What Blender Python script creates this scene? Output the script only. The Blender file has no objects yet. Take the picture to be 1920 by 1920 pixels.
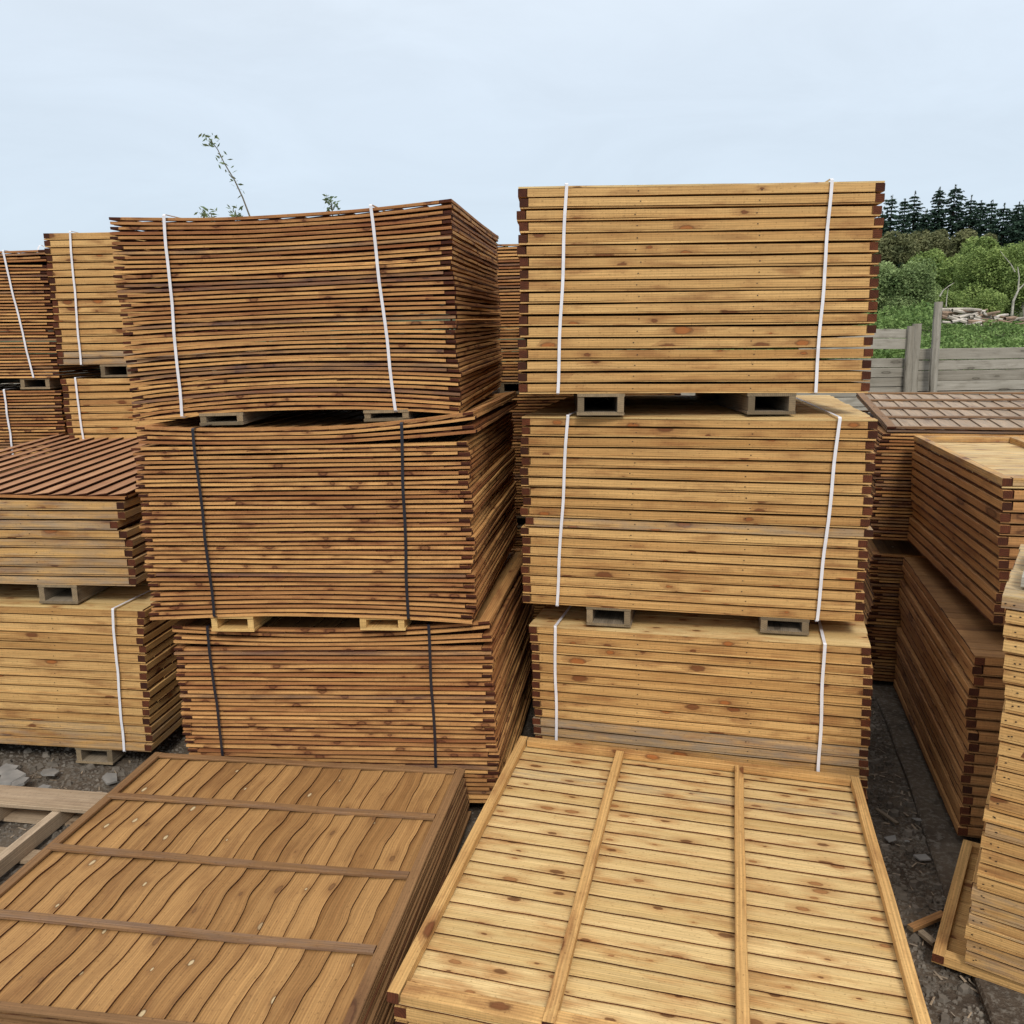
import bpy, math, random
from mathutils import Vector, Matrix, Euler, noise
R_ = math.radians
random.seed(11)
S = bpy.context.scene
COL = S.collection

# ------------------------------------------------------------------ camera
EYE = 2.62
cam_d = bpy.data.cameras.new('camera'); cam = bpy.data.objects.new('camera', cam_d); COL.objects.link(cam)
cam_d.sensor_width = 36; cam_d.lens = 36 * 1606.28 / 1920
cam_d.clip_start = .05; cam_d.clip_end = 2000
cam.location = (0, 0, EYE)
_rot = Matrix.Rotation(R_(90 - 11.424), 3, 'X') @ Matrix.Rotation(R_(-0.882), 3, 'Z')
cam.rotation_euler = _rot.to_euler()
S.camera = cam
S.render.resolution_x = S.render.resolution_y = 1024

# ------------------------------------------------------------------ world and sun
SUN_AZ, SUN_EL = 176, 44        # azimuth clockwise from +Y (view direction): behind the camera, to the right
w = bpy.data.worlds.new('World'); S.world = w; w.use_nodes = True
nt = w.node_tree; nt.nodes.clear()
def N(nt, t, **k):
    n = nt.nodes.new(t)
    for a, b in k.items(): setattr(n, a, b)
    return n
out = N(nt, 'ShaderNodeOutputWorld'); bg = N(nt, 'ShaderNodeBackground'); bg.inputs[1].default_value = .1
sky = N(nt, 'ShaderNodeTexSky', sky_type='NISHITA', sun_disc=False, sun_elevation=R_(SUN_EL), sun_rotation=R_(SUN_AZ), dust_density=2.0)
tc = N(nt, 'ShaderNodeTexCoord'); sep = N(nt, 'ShaderNodeSeparateXYZ'); nt.links.new(tc.outputs['Generated'], sep.inputs[0])
ramp = N(nt, 'ShaderNodeValToRGB'); nt.links.new(sep.outputs['Z'], ramp.inputs[0])
cr = ramp.color_ramp
cr.elements[0].position = 0.0; cr.elements[0].color = (.435, .51, .59, 1)
cr.elements[1].position = 1.0; cr.elements[1].color = (.92, .91, .90, 1)
for p, c in ((.10, (.465, .54, .615)), (.28, (.515, .58, .65)), (.45, (.61, .665, .72)), (.7, (.85, .86, .87))):
    e = cr.elements.new(p); e.color = c + (1,)
mp = N(nt, 'ShaderNodeMapping'); mp.inputs['Scale'].default_value = (1.6, 1.6, 6.0); mp.inputs['Rotation'].default_value = (0.1, 0.12, 0)
nt.links.new(tc.outputs['Generated'], mp.inputs[0])
nz = N(nt, 'ShaderNodeTexNoise'); nz.inputs['Scale'].default_value = 2.2; nz.inputs['Detail'].default_value = 7; nz.inputs['Roughness'].default_value = .6
nz.inputs['Distortion'].default_value = .6
nt.links.new(mp.outputs[0], nz.inputs['Vector'])
mr = N(nt, 'ShaderNodeMapRange'); mr.inputs[1].default_value = .3; mr.inputs[2].default_value = .72; mr.inputs[3].default_value = 9.9; mr.inputs[4].default_value = 10.9
nt.links.new(nz.outputs[0], mr.inputs[0])
vm = N(nt, 'ShaderNodeVectorMath', operation='SCALE'); nt.links.new(ramp.outputs[0], vm.inputs[0]); nt.links.new(mr.outputs[0], vm.inputs['Scale'])
mx = N(nt, 'ShaderNodeMix', data_type='RGBA'); mx.inputs[0].default_value = .9
nt.links.new(sky.outputs[0], mx.inputs[6]); nt.links.new(vm.outputs[0], mx.inputs[7]); nt.links.new(mx.outputs[2], bg.inputs[0]); nt.links.new(bg.outputs[0], out.inputs[0])

sl = bpy.data.lights.new('sun', 'SUN'); sl.energy = 1.5; sl.angle = R_(14); sl.color = (1, .95, .87)
so = bpy.data.objects.new('sun', sl); COL.objects.link(so)
az, el = R_(SUN_AZ), R_(SUN_EL)
sd = Vector((math.sin(az) * math.cos(el), math.cos(az) * math.cos(el), math.sin(el)))
so.rotation_euler = sd.to_track_quat('Z', 'Y').to_euler(); so.location = (0, -5, 20)
S.view_settings.view_transform = 'Standard'; S.view_settings.look = 'None'; S.view_settings.gamma = 1
S.view_settings.exposure = 0.52
S.render.engine = 'CYCLES'

# ------------------------------------------------------------------ materials
def newmat(name):
    m = bpy.data.materials.new(name); m.use_nodes = True; nt = m.node_tree; nt.nodes.clear()
    o = N(nt, 'ShaderNodeOutputMaterial'); b = N(nt, 'ShaderNodeBsdfPrincipled'); nt.links.new(b.outputs[0], o.inputs[0])
    b.inputs['Specular IOR Level'].default_value = .25
    return m, nt, b
def math_(nt, op, a, b=None, c=None, clamp=False):
    n = N(nt, 'ShaderNodeMath', operation=op); n.use_clamp = clamp
    for i, v in enumerate((a, b, c)):
        if v is None: continue
        if hasattr(v, 'is_linked'): nt.links.new(v, n.inputs[i])
        else: n.inputs[i].default_value = v
    return n.outputs[0]
def mixc(nt, f, a, b, mode='MIX'):
    n = N(nt, 'ShaderNodeMix', data_type='RGBA'); n.blend_type = mode
    for i, v in ((0, f), (6, a), (7, b)):
        if hasattr(v, 'is_linked'): nt.links.new(v, n.inputs[i])
        elif i == 0: n.inputs[0].default_value = v
        else: n.inputs[i].default_value = tuple(v) + ((1,) if len(v) == 3 else ())
    return n.outputs[2]
def maprange(nt, v, a, b, c, d):
    n = N(nt, 'ShaderNodeMapRange'); nt.links.new(v, n.inputs[0])
    for i, x in enumerate((a, b, c, d)): n.inputs[i + 1].default_value = x
    return n.outputs[0]
def wood(name, A, B, stain, knot, grey=(.22, .19, .155), knot_scale=(1.6, 6.0), knot_r=.13, knot_p=.45, saw=.1, ring=.25, stainamt=.45, rough=.72, bump=.25, knot2=None):
    m, nt, bs = newmat(name)
    uv = N(nt, 'ShaderNodeUVMap'); uv.uv_map = 'UVMap'
    def sc(x, y, z=0):
        n = N(nt, 'ShaderNodeMapping'); n.inputs['Scale'].default_value = (x, y, 1); n.inputs['Location'].default_value = (z, z * .7, 0)
        nt.links.new(uv.outputs[0], n.inputs[0]); return n.outputs[0]
    def noi(v, d=3, r=.55, dist=0):
        n = N(nt, 'ShaderNodeTexNoise', noise_dimensions='2D'); n.inputs['Scale'].default_value = 1; n.inputs['Detail'].default_value = d
        n.inputs['Roughness'].default_value = r; n.inputs['Distortion'].default_value = dist
        nt.links.new(v, n.inputs['Vector']); return n.outputs[0]
    ti = N(nt, 'ShaderNodeAttribute', attribute_name='tint').outputs['Fac']
    we = N(nt, 'ShaderNodeAttribute', attribute_name='wea').outputs['Fac']
    # knots: distance in stretched cells
    vo = N(nt, 'ShaderNodeTexVoronoi', voronoi_dimensions='2D'); vo.inputs['Scale'].default_value = 1; nt.links.new(sc(*knot_scale), vo.inputs['Vector'])
    vo.inputs['Randomness'].default_value = .9
    sepc = N(nt, 'ShaderNodeSeparateColor'); nt.links.new(vo.outputs['Color'], sepc.inputs[0])
    on = math_(nt, 'LESS_THAN', sepc.outputs[0], knot_p)
    rad = math_(nt, 'MULTIPLY_ADD', sepc.outputs[1], knot_r, knot_r * .35)
    wob = noi(sc(40, 60), 2)
    dd = math_(nt, 'MULTIPLY_ADD', wob, knot_r * .5, vo.outputs['Distance'])
    kd = math_(nt, 'DIVIDE', dd, rad)
    kcore = math_(nt, 'MULTIPLY', on, maprange(nt, kd, .9, 1.05, 1, 0))
    khalo = math_(nt, 'MULTIPLY', on, maprange(nt, kd, .6, 3.4, 1, 0))
    # grain
    warp = math_(nt, 'MULTIPLY', khalo, 2.5)
    g1 = noi(sc(2.2, 150), 4, .65)
    g2 = noi(sc(.9, 26, 3), 3, .5, .4)
    g3 = noi(sc(2.6, 9, 7), 4, .6)
    wv = N(nt, 'ShaderNodeTexWave', wave_type='BANDS', bands_direction='Y'); wv.inputs['Scale'].default_value = 1; wv.inputs['Distortion'].default_value = 7
    wv.inputs['Detail'].default_value = 1.2; wv.inputs['Detail Scale'].default_value = .8
    nt.links.new(sc(1.1, 26, 5), wv.inputs['Vector']); nt.links.new(warp, wv.inputs['Phase Offset'])
    f = math_(nt, 'ADD', math_(nt, 'MULTIPLY', ti, .65), math_(nt, 'MULTIPLY', maprange(nt, g2, .3, .7, 0, 1), .4), clamp=True)
    c = mixc(nt, f, A, B)
    c = mixc(nt, math_(nt, 'MULTIPLY', maprange(nt, g3, .52, .72, 0, 1), stainamt), c, stain)
    c = mixc(nt, math_(nt, 'MULTIPLY', khalo, .6), c, stain)
    d = math_(nt, 'MULTIPLY', maprange(nt, g1, .3, .7, .76, 1.14), maprange(nt, wv.outputs[0], 0, 1, 1 + ring * .4, 1 - ring))
    sw = noi(sc(170, 9), 3, .7, .5)
    d = math_(nt, 'MULTIPLY', d, maprange(nt, sw, .3, .7, 1 - saw, 1 + saw))
    c2 = N(nt, 'ShaderNodeVectorMath', operation='SCALE'); nt.links.new(c, c2.inputs[0]); nt.links.new(d, c2.inputs['Scale'])
    c = c2.outputs[0]
    kc = mixc(nt, maprange(nt, sepc.outputs[2], .55, .7, 0, 1), knot, knot2 or knot)
    kr = maprange(nt, math_(nt, 'ABSOLUTE', math_(nt, 'SUBTRACT', kd, .88)), .0, .2, .85, .35)
    c = mixc(nt, math_(nt, 'MULTIPLY', kcore, kr if not knot2 else .8), c, kc)
    rim = math_(nt, 'MULTIPLY', on, maprange(nt, math_(nt, 'ABSOLUTE', math_(nt, 'SUBTRACT', kd, 1.0)), .0, .25, .6, 0))
    c = mixc(nt, rim, c, tuple(x * .4 for x in stain))
    gr = N(nt, 'ShaderNodeVectorMath', operation='SCALE'); gr.inputs[0].default_value = grey; nt.links.new(maprange(nt, g1, .3, .7, .6, 1.35), gr.inputs['Scale'])
    wn = maprange(nt, noi(sc(5, 30, 2), 3), .35, .65, -.25, .25)
    c = mixc(nt, math_(nt, 'MULTIPLY', math_(nt, 'ADD', we, math_(nt, 'MULTIPLY', wn, math_(nt, 'GREATER_THAN', we, .01)), clamp=True), .9), c, gr.outputs[0])
    # fine surface dirt specks
    sp = noi(sc(55, 120, 1), 2)
    c = mixc(nt, maprange(nt, sp, .66, .74, 0, .45), c, tuple(x * .35 for x in stain))
    nt.links.new(c, bs.inputs['Base Color'])
    bs.inputs['Roughness'].default_value = rough
    bp = N(nt, 'ShaderNodeBump'); bp.inputs['Strength'].default_value = bump; bp.inputs['Distance'].default_value = .002
    nt.links.new(math_(nt, 'ADD', g1, math_(nt, 'MULTIPLY', sw, .4)), bp.inputs['Height']); nt.links.new(bp.outputs[0], bs.inputs['Normal'])
    return m
def endgrain(name, A, B):
    m, nt, bs = newmat(name)
    uv = N(nt, 'ShaderNodeUVMap'); uv.uv_map = 'UVMap'
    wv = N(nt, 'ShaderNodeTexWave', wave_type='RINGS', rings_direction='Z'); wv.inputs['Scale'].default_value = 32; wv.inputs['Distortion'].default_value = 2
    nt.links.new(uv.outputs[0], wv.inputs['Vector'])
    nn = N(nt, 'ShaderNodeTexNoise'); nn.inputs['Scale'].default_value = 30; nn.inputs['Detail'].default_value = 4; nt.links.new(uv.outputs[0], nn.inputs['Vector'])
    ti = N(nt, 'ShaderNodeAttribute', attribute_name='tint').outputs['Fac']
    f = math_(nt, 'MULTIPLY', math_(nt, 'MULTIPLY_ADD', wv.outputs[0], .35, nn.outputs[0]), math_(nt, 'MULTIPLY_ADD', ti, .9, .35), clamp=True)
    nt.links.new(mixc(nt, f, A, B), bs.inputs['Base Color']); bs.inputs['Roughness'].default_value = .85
    return m
MAT = {}
MAT['tan'] = wood('treated_batten_wood', (.42, .22, .070), (.66, .41, .160), (.25, .10, .032), (.13, .038, .012), knot2=(.33, .105, .024), knot_scale=(4.5, 10), knot_p=.24, knot_r=.19, stainamt=.62, saw=.065, ring=.16)
MAT['lapbat'] = wood('lap_batten_wood', (.27, .098, .034), (.70, .39, .140), (.20, .062, .024), (.07, .018, .008), knot_scale=(7, 11), knot_p=.34, knot_r=.20, saw=.08, ring=.12, stainamt=.6, grey=(.135, .082, .062))
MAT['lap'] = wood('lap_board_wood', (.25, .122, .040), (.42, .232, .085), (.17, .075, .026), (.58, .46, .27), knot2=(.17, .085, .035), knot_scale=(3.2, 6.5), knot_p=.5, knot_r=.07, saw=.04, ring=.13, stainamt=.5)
MAT['lapred'] = wood('lap_board_red_wood', (.34, .165, .082), (.52, .29, .155), (.22, .085, .045), (.14, .05, .025), knot_scale=(1.6, 8), knot_p=.3, knot_r=.1, saw=.05, ring=.2)
MAT['faded'] = wood('faded_board_wood', (.27, .19, .125), (.42, .31, .215), (.19, .12, .08), (.14, .05, .025), saw=.05, ring=.1)
MAT['pale'] = wood('pale_board_wood', (.53, .355, .14), (.75, .55, .265), (.38, .16, .045), (.10, .036, .012), knot_scale=(4.6, 9.5), knot_p=.62, knot_r=.135, saw=.02, ring=.10, stainamt=.6, knot2=(.30, .13, .045))
MAT['nlbat'] = wood('brown_lap_batten_wood', (.19, .10, .042), (.30, .165, .072), (.15, .07, .03), (.08, .03, .015), grey=(.17, .115, .085), saw=.06, ring=.12)
MAT['ebat'] = wood('shaded_batten_wood', (.30, .135, .048), (.52, .27, .10), (.2, .08, .03), (.08, .03, .012), saw=.1, ring=.12, stainamt=.6)
MAT['lapdark'] = wood('stained_gap_shade_board_wood', (.085, .028, .012), (.17, .07, .028), (.06, .02, .01), (.04, .015, .008), saw=.05, ring=.1)  # inner boards: preservative stain, with gap shade between panels darkened into the colour
MAT['paldry'] = wood('dry_pallet_wood', (.30, .215, .135), (.47, .36, .25), (.2, .13, .08), (.12, .07, .04), saw=.08, ring=.15)
MAT['brown'] = wood('brown_board_wood', (.23, .11, .04), (.36, .19, .075), (.11, .05, .02), (.09, .035, .015), saw=.05, ring=.2)
MAT['grey'] = wood('weathered_wood', (.17, .13, .09), (.32, .26, .185), (.11, .085, .06), (.08, .06, .045), saw=.08, ring=.15)
MAT['fencegrey'] = wood('grey_fence_wood', (.24, .215, .17), (.40, .37, .31), (.16, .14, .105), (.09, .08, .06), saw=.03, ring=.18)
MAT['yellow'] = wood('fresh_wood', (.55, .34, .12), (.72, .48, .19), (.45, .26, .09), (.24, .1, .03), saw=.1, ring=.15)
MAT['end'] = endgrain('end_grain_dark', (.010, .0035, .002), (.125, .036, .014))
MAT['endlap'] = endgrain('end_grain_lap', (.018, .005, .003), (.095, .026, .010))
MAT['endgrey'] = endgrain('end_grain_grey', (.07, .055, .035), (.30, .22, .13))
def flat(name, c, rough=.6, spec=.3, var=.0, scale=8, c2=None):
    m, nt, b = newmat(name); b.inputs['Roughness'].default_value = rough; b.inputs['Specular IOR Level'].default_value = spec
    if var or c2:
        t = N(nt, 'ShaderNodeTexCoord'); n = N(nt, 'ShaderNodeTexNoise'); n.inputs['Scale'].default_value = scale; n.inputs['Detail'].default_value = 5
        nt.links.new(t.outputs['Object'], n.inputs['Vector'])
        c2 = c2 or tuple(x * (1 - var) for x in c)
        nt.links.new(mixc(nt, maprange(nt, n.outputs[0], .35, .65, 0, 1), c, c2), b.inputs['Base Color'])
    else: b.inputs['Base Color'].default_value = tuple(c) + (1,)
    return m
MAT['nail'] = flat('nail_steel', (.03, .02, .015), .5)
MAT['strapw'] = flat('white_strap_plastic', (.72, .71, .74), .35, .5, .08, 14)
MAT['strapb'] = flat('black_strap_plastic', (.016, .016, .022), .28, .6)

# ------------------------------------------------------------------ mesh builder
class MB:
    def __init__(s): s.v = []; s.f = []; s.uv = []; s.t = []; s.w = []; s.m = []
    def face(s, idx, uvs, t, wv, m): s.f.append(idx); s.uv.extend(uvs); s.t.append(t); s.w.append(wv); s.m.append(m)
    def stick(s, axis, a0, a1, b0, b1, z0, z1, segs=1, wob=0, bend=None, tint=.5, wea=0, cham=0, ew=None, mi=0, me=1):
        """a bar along x or y from a0 to a1; b is the other horizontal axis; ew = function(t)->(offset b0, offset b1) for live edges"""
        if cham:
            c = cham; prof = [(b0 + c, z0), (b1 - c, z0), (b1, z0 + c), (b1, z1 - c), (b1 - c, z1), (b0 + c, z1), (b0, z1 - c), (b0, z0 + c)]
        else: prof = [(b0, z0), (b1, z0), (b1, z1), (b0, z1)]
        n = len(prof); base = len(s.v)
        ph = [random.uniform(0, 6.28) for _ in range(6)]
        per = [0]
        for i in range(n):
            p, q = prof[i], prof[(i + 1) % n]; per.append(per[-1] + math.hypot(p[0] - q[0], p[1] - q[1]))
        uo, vo = random.uniform(0, 60), random.uniform(0, 60)
        L = a1 - a0
        for i in range(segs + 1):
            a = a0 + L * i / segs
            db = wob * (math.sin(a * 2.3 + ph[0]) + .5 * math.sin(a * 7.1 + ph[1])); dz = wob * (math.sin(a * 2.9 + ph[2]) + .5 * math.sin(a * 8.3 + ph[3]))
            e0 = e1 = 0
            if ew: e0, e1 = ew(a)
            for (b, z) in prof:
                bb = b + db + (e0 if b < (b0 + b1) / 2 else e1)
                x, y = (a, bb) if axis == 'x' else (bb, a)
                zz = z + dz
                if bend: zz += bend(x, y)
                s.v.append((x, y, zz))
        for i in range(segs):
            u0, u1 = uo + a0 + L * i / segs, uo + a0 + L * (i + 1) / segs
            for j in range(n):
                k = (j + 1) % n; A, B = base + i * n, base + (i + 1) * n
                q = [A + j, A + k, B + k, B + j]; u = [(u0, vo + per[j]), (u0, vo + per[j + 1]), (u1, vo + per[j + 1]), (u1, vo + per[j])]
                if axis == 'x': q.reverse(); u.reverse(); 
                if axis == 'x': q.reverse(); u.reverse()
                s.face(q if axis == 'x' else q[::-1], u if axis == 'x' else u[::-1], tint, wea, mi)
        ecx, ecy = random.uniform(-.04, .04), random.uniform(-.04, .04)
        for i, rv in ((0, True), (segs, False)):
            q = [base + i * n + j for j in range(n)]; u = [(p[0] - b0 + ecx, p[1] - z0 + ecy) for p in prof]
            if rv == (axis == 'x'): q, u = q[::-1], u[::-1]
            s.face(q, u, random.random(), wea, me)
    def lapboard(s, axis, a0, a1, b0, b1, zlo, zhi, th, segs, bend=None, tint=.5, wea=0, ew=None, mi=0, me=1, cup=0, rev=False, lip=False):
        """board along axis, its b0 edge lies low (zlo), its b1 edge high (zhi), over its neighbour"""
        cols = 3; base = len(s.v); uo, vo = random.uniform(0, 60), random.uniform(0, 60); L = a1 - a0
        for i in range(segs + 1):
            a = a0 + L * i / segs; e0, e1 = ew(a) if ew else (0, 0)
            for side in (0, 1):
                for c in range(cols + 1):
                    t = c / cols; b = b0 + e0 + (b1 + e1 - b0 - e0) * t
                    z = zlo + (zhi - zlo) * t + cup * 4 * t * (1 - t) * math.sin(a * 3 + uo)
                    thk = th * ((1 - .45 * t) if rev else (.55 + .45 * t))
                    zz = z + (thk if side else 0)
                    x, y = (a, b) if axis == 'x' else (b, a)
                    if bend: zz += bend(x, y)
                    s.v.append((x, y, zz))
        n = 2 * (cols + 1); order = list(range(cols + 1)) + [cols + 1 + c for c in range(cols, -1, -1)]
        vv = [vo + (b1 - b0) * c / cols for c in range(cols + 1)]; vfull = vv + [vo + (b1 - b0) + .02 + (b1 - b0) * c / cols for c in range(cols + 1)]
        for i in range(segs):
            u0, u1 = uo + L * i / segs, uo + L * (i + 1) / segs
            for j in range(n):
                k = (j + 1) % n; A, B = base + i * n, base + (i + 1) * n
                va = vfull[j]; vb = vfull[j] + (b1 - b0) / cols if j not in (cols, n - 1) else vfull[j] + .01
                q = [A + order[j], A + order[k], B + order[k], B + order[j]]; u = [(u0, va), (u0, vb), (u1, vb), (u1, va)]
                if axis == 'y': q, u = q[::-1], u[::-1]
                s.face(q, u, tint, wea, me if lip and j in (cols, n - 1) else mi)
        for i, rv in ((0, True), (segs, False)):
            q = [base + i * n + j for j in order]; u = [(random.random() * .1, .02 * r) for r in range(n)]
            if rv == (axis == 'x'): q, u = q[::-1], u[::-1]
            s.face(q, u, random.random(), wea, me)
    def nail(s, x, y, z, r=.0035, ax='y'):
        b = len(s.v)
        for i in range(6):
            a = i * math.pi / 3
            s.v.append((x + r * 1.25 * math.cos(a), y - .0006, z + r * .8 * math.sin(a)) if ax == 'y' else (x + r * math.cos(a), y + r * math.sin(a), z + .0006))
        s.face([b + i for i in range(6)], [(0, 0)] * 6, .5, 0, 2)
    def build(s, name, mats, parent=None, smooth=False):
        me = bpy.data.meshes.new(name); me.from_pydata(s.v, [], s.f)
        uvl = me.uv_layers.new(name='UVMap'); uvl.data.foreach_set('uv', [c for p in s.uv for c in p])
        a = me.attributes.new('tint', 'FLOAT', 'FACE'); a.data.foreach_set('value', s.t)
        a = me.attributes.new('wea', 'FLOAT', 'FACE'); a.data.foreach_set('value', s.w)
        me.polygons.foreach_set('material_index', s.m)
        if smooth: me.polygons.foreach_set('use_smooth', [True] * len(s.f))
        for m in mats: me.materials.append(m)
        o = bpy.data.objects.new(name, me); COL.objects.link(o)
        if parent: o.parent = parent
        return o
def tag(o, label=None, cat=None, group=None, kind=None):
    if label: o['label'] = label
    if cat: o['category'] = cat
    if group: o['group'] = group
    if kind: o['kind'] = kind
    return o
def empty(name, M, label, cat, group=None):
    o = bpy.data.objects.new(name, None); COL.objects.link(o); o.empty_display_size = .1
    o.location = M.to_translation(); o.rotation_euler = M.to_euler()
    return tag(o, label, cat, group)
rnd = random.random; ru = random.uniform

# ------------------------------------------------------------------ fence panels
def closeboard(root, W, L, t, bat='tan', fullend=False, lip=False, flip=False, bm='tan', hero=False, wea=0, cross=(), tb=None, nails=True, frontwide=0, nb=None, seg=6, battint=None):
    """boards along x, frame of battens; normal: frame above the boards; flip: boards on top"""
    bt, ft = .0100, t - .0100 - .0085
    if flip and bm == 'tan': bm = 'pale'
    zb0, zf0 = (0.0, bt) if not flip else (ft, 0.0)
    zt = zf0 + ft
    bwid = .045; ch = .0025 if hero else 0
    tb = rnd() if tb is None else tb
    T = (lambda: min(1, max(0, (battint if battint is not None else tb) + ru(-.3, .3))))
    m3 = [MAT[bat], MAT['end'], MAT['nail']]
    for x0 in (0, W - bwid):
        b = MB(); o1 = ru(-.004, .002)
        b.stick('y', ru(-.004, .002) + (bwid + .006 if fullend else 0), L, x0 + o1, x0 + bwid + o1, zf0, zt - ru(0, .001), segs=12 if hero else 3, wob=.0012, tint=T(), wea=wea, cham=ch or .0015)
        b.build('side_batten', m3, root)
    for y0, nm in ((0, 0), (L - bwid, 1)):
        b = MB(); o1 = ru(-.003, .003)
        yw = bwid if not (frontwide and nm == 0) else frontwide
        ie = bwid + .002 if not (fullend and nm == 0) else 0
        b.stick('x', ie, W - ie, y0 + o1, y0 + yw + o1, zf0, zt - (.008 if frontwide and nm == 0 else ru(0, .0012)), segs=seg * (2 if hero else 1), wob=.0013, tint=T(), wea=wea, cham=ch)
        if nails and nm == 0:
            for xx in ((W * .335, W * .665) if not fullend else (.025, .05) if rnd() < .5 else (.03,)):
                b.nail(xx + ru(-.012, .012), o1 - .0015, zf0 + ft * ru(.35, .6))
        b.build('end_batten', m3, root)
    for cx in cross:
        b = MB(); y0 = bwid + .002 if not frontwide else .0
        ztop = zt + (.004 if frontwide else 0)
        b.stick('y', y0, L - bwid - .002, cx - .022, cx + .022, zf0 + .001, ztop, segs=14, wob=.002, tint=T() , wea=wea, cham=ch or .0015)
        b.build('cross_batten', m3, root)
    nb = nb or max(4, int(L / .098)); pw = L / nb
    b = MB()
    for i in range(nb):
        y0 = i * pw; tn = rnd()
        first = i in (0, nb - 1)
        yo = ru(-.003, .003)
        if hero:
            ph = ru(0, 6)
            ew = (lambda a, ph=ph: (.0016 * math.sin(a * 5 + ph) + .0008 * math.sin(a * 23 + ph), .0016 * math.sin(a * 6 + ph * 2)))
            b.lapboard('x', .0015, W - .0015, y0 + .001, y0 + pw + .012, .0045, -.0035, .0046, 40, rev=True, lip=lip, tint=tn, wea=wea + (.25 if rnd() < .12 else 0), ew=ew, cup=.0006)
        else:
            x0, x1 = ru(-.002, .004), W + ru(-.012, .0)
            if first: b.stick('x', x0, x1, y0 + yo, y0 + pw - .002, zb0 + ru(0, .002), zb0 + bt - ru(0, .003), segs=seg, wob=.0014, tint=tn, wea=wea)
            else: b.stick('x', x0, x1, y0 + yo, y0 + pw - .003, zb0 + .001, zb0 + bt - ru(0, .002), tint=tn, wea=wea)
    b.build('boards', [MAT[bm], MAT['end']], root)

def lap(root, W, L, t, bat='lapbat', bend=None, bm=None, hero=False, wea=0, cross=0, tb=None, nb=14, seg=8, red=0, notop=False, step=.006, wave=None, revb=False):
    """waney lap: boards along y clamped between a lower and an upper frame"""
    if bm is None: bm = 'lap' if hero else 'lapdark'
    bh = .0138; zl, zm, zu = 0.0, bh + .0005, bh + .0115
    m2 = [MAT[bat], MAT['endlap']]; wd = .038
    tb = rnd() * .7 + .15 if tb is None else tb
    T = lambda: min(1, max(0, tb + ru(-.45, .45)))
    ch = .002 if hero else 0
    def bar(nm, ax, *a, w=wea):
        b = MB(); b.stick(ax, *a, segs=seg * 2, wob=.0019, bend=bend, tint=T(), wea=w, cham=ch)
        b.build(nm, m2, root)
    dwea = lambda: wea + (.55 if rnd() < red else 0)
    j = [ru(-.005, .005) for _ in range(6)]
    full_low = True
    zt = zu + bh
    # lower layer: end battens run the full width
    bar('end_batten', 'x', 0 + j[0], W + j[1], j[2], wd + j[2], zl, zl + bh, w=dwea())
    bar('end_batten', 'x', 0, W, L - wd, L, zl, zl + bh)
    bar('side_batten', 'y', wd + .003, L - wd - .003, j[0], wd, zl, zl + bh)
    bar('side_batten', 'y', wd + .003, L - wd - .003, W - wd, W + j[1], zl, zl + bh)
    if not notop:
        i0 = ru(.046, .066)
        bar('side_batten', 'y', j[3], L, j[4], i0 - .002 + j[4], zu, zt)
        bar('side_batten', 'y', j[3], L, W - i0 + .002 + j[4], W + j[4], zu, zt)
        bar('end_batten', 'x', i0 + j[4], W - i0 + j[4], j[5], wd + j[5], zu, zt, w=dwea())
        bar('end_batten', 'x', i0, W - i0, L - wd, L, zu, zt)
    for k in range(cross):
        yc = L * (k + 1) / (cross + 1)
        b = MB(); b.stick('x', .03, W - .045, yc - .021, yc + .021, zu + .0015, zt + .003, segs=20, wob=.003, bend=bend, tint=ru(.0, .5), wea=wea + (.35 if rnd() < .6 else .1), cham=.002)
        b.build('cross_batten', m2, root)
    b = MB(); pw = W / nb
    for i in range(nb):
        x0 = i * pw; tn = rnd()
        if hero:
            p = [ru(0, 6.28) for _ in range(4)]; am = ru(.3, 1.25)
            ew = (lambda a, p=p, am=am: (0, am * wave(a) + .002 * math.sin(a * 17 + p[0]) + .0012 * math.sin(a * 41 + p[1]) + .006 * math.sin(a * 3.1 + p[2]) + .004 * math.sin(a * 7.3 + p[3])))
            if i == nb - 1: ew = None
            b.lapboard('y', .006, L - .006, max(.002, x0 - .048), x0 + pw + (.008 if i < nb - 1 else -.004), zm - .006, zm + .0055, .006, 90, lip=True, bend=bend, tint=tn, wea=wea, ew=ew, cup=.0022)
        else:
            p = ru(0, 6)
            ew = (lambda a, p=p: (0, .004 * math.sin(a * 4 + p)))
            b.lapboard('y', ru(.002, .022), L - .006, x0 - .008 if i else .002, x0 + pw + (.008 if i < nb - 1 else -.003), *((zm - .003 + step, zm - .003) if revb else (zm - .003, zm - .003 + step)), .007, 5, lip=step > .01, rev=revb, bend=bend, tint=tn, wea=wea, ew=ew)
    b.build('boards', [MAT[bm], MAT['endlap']], root)

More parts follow.
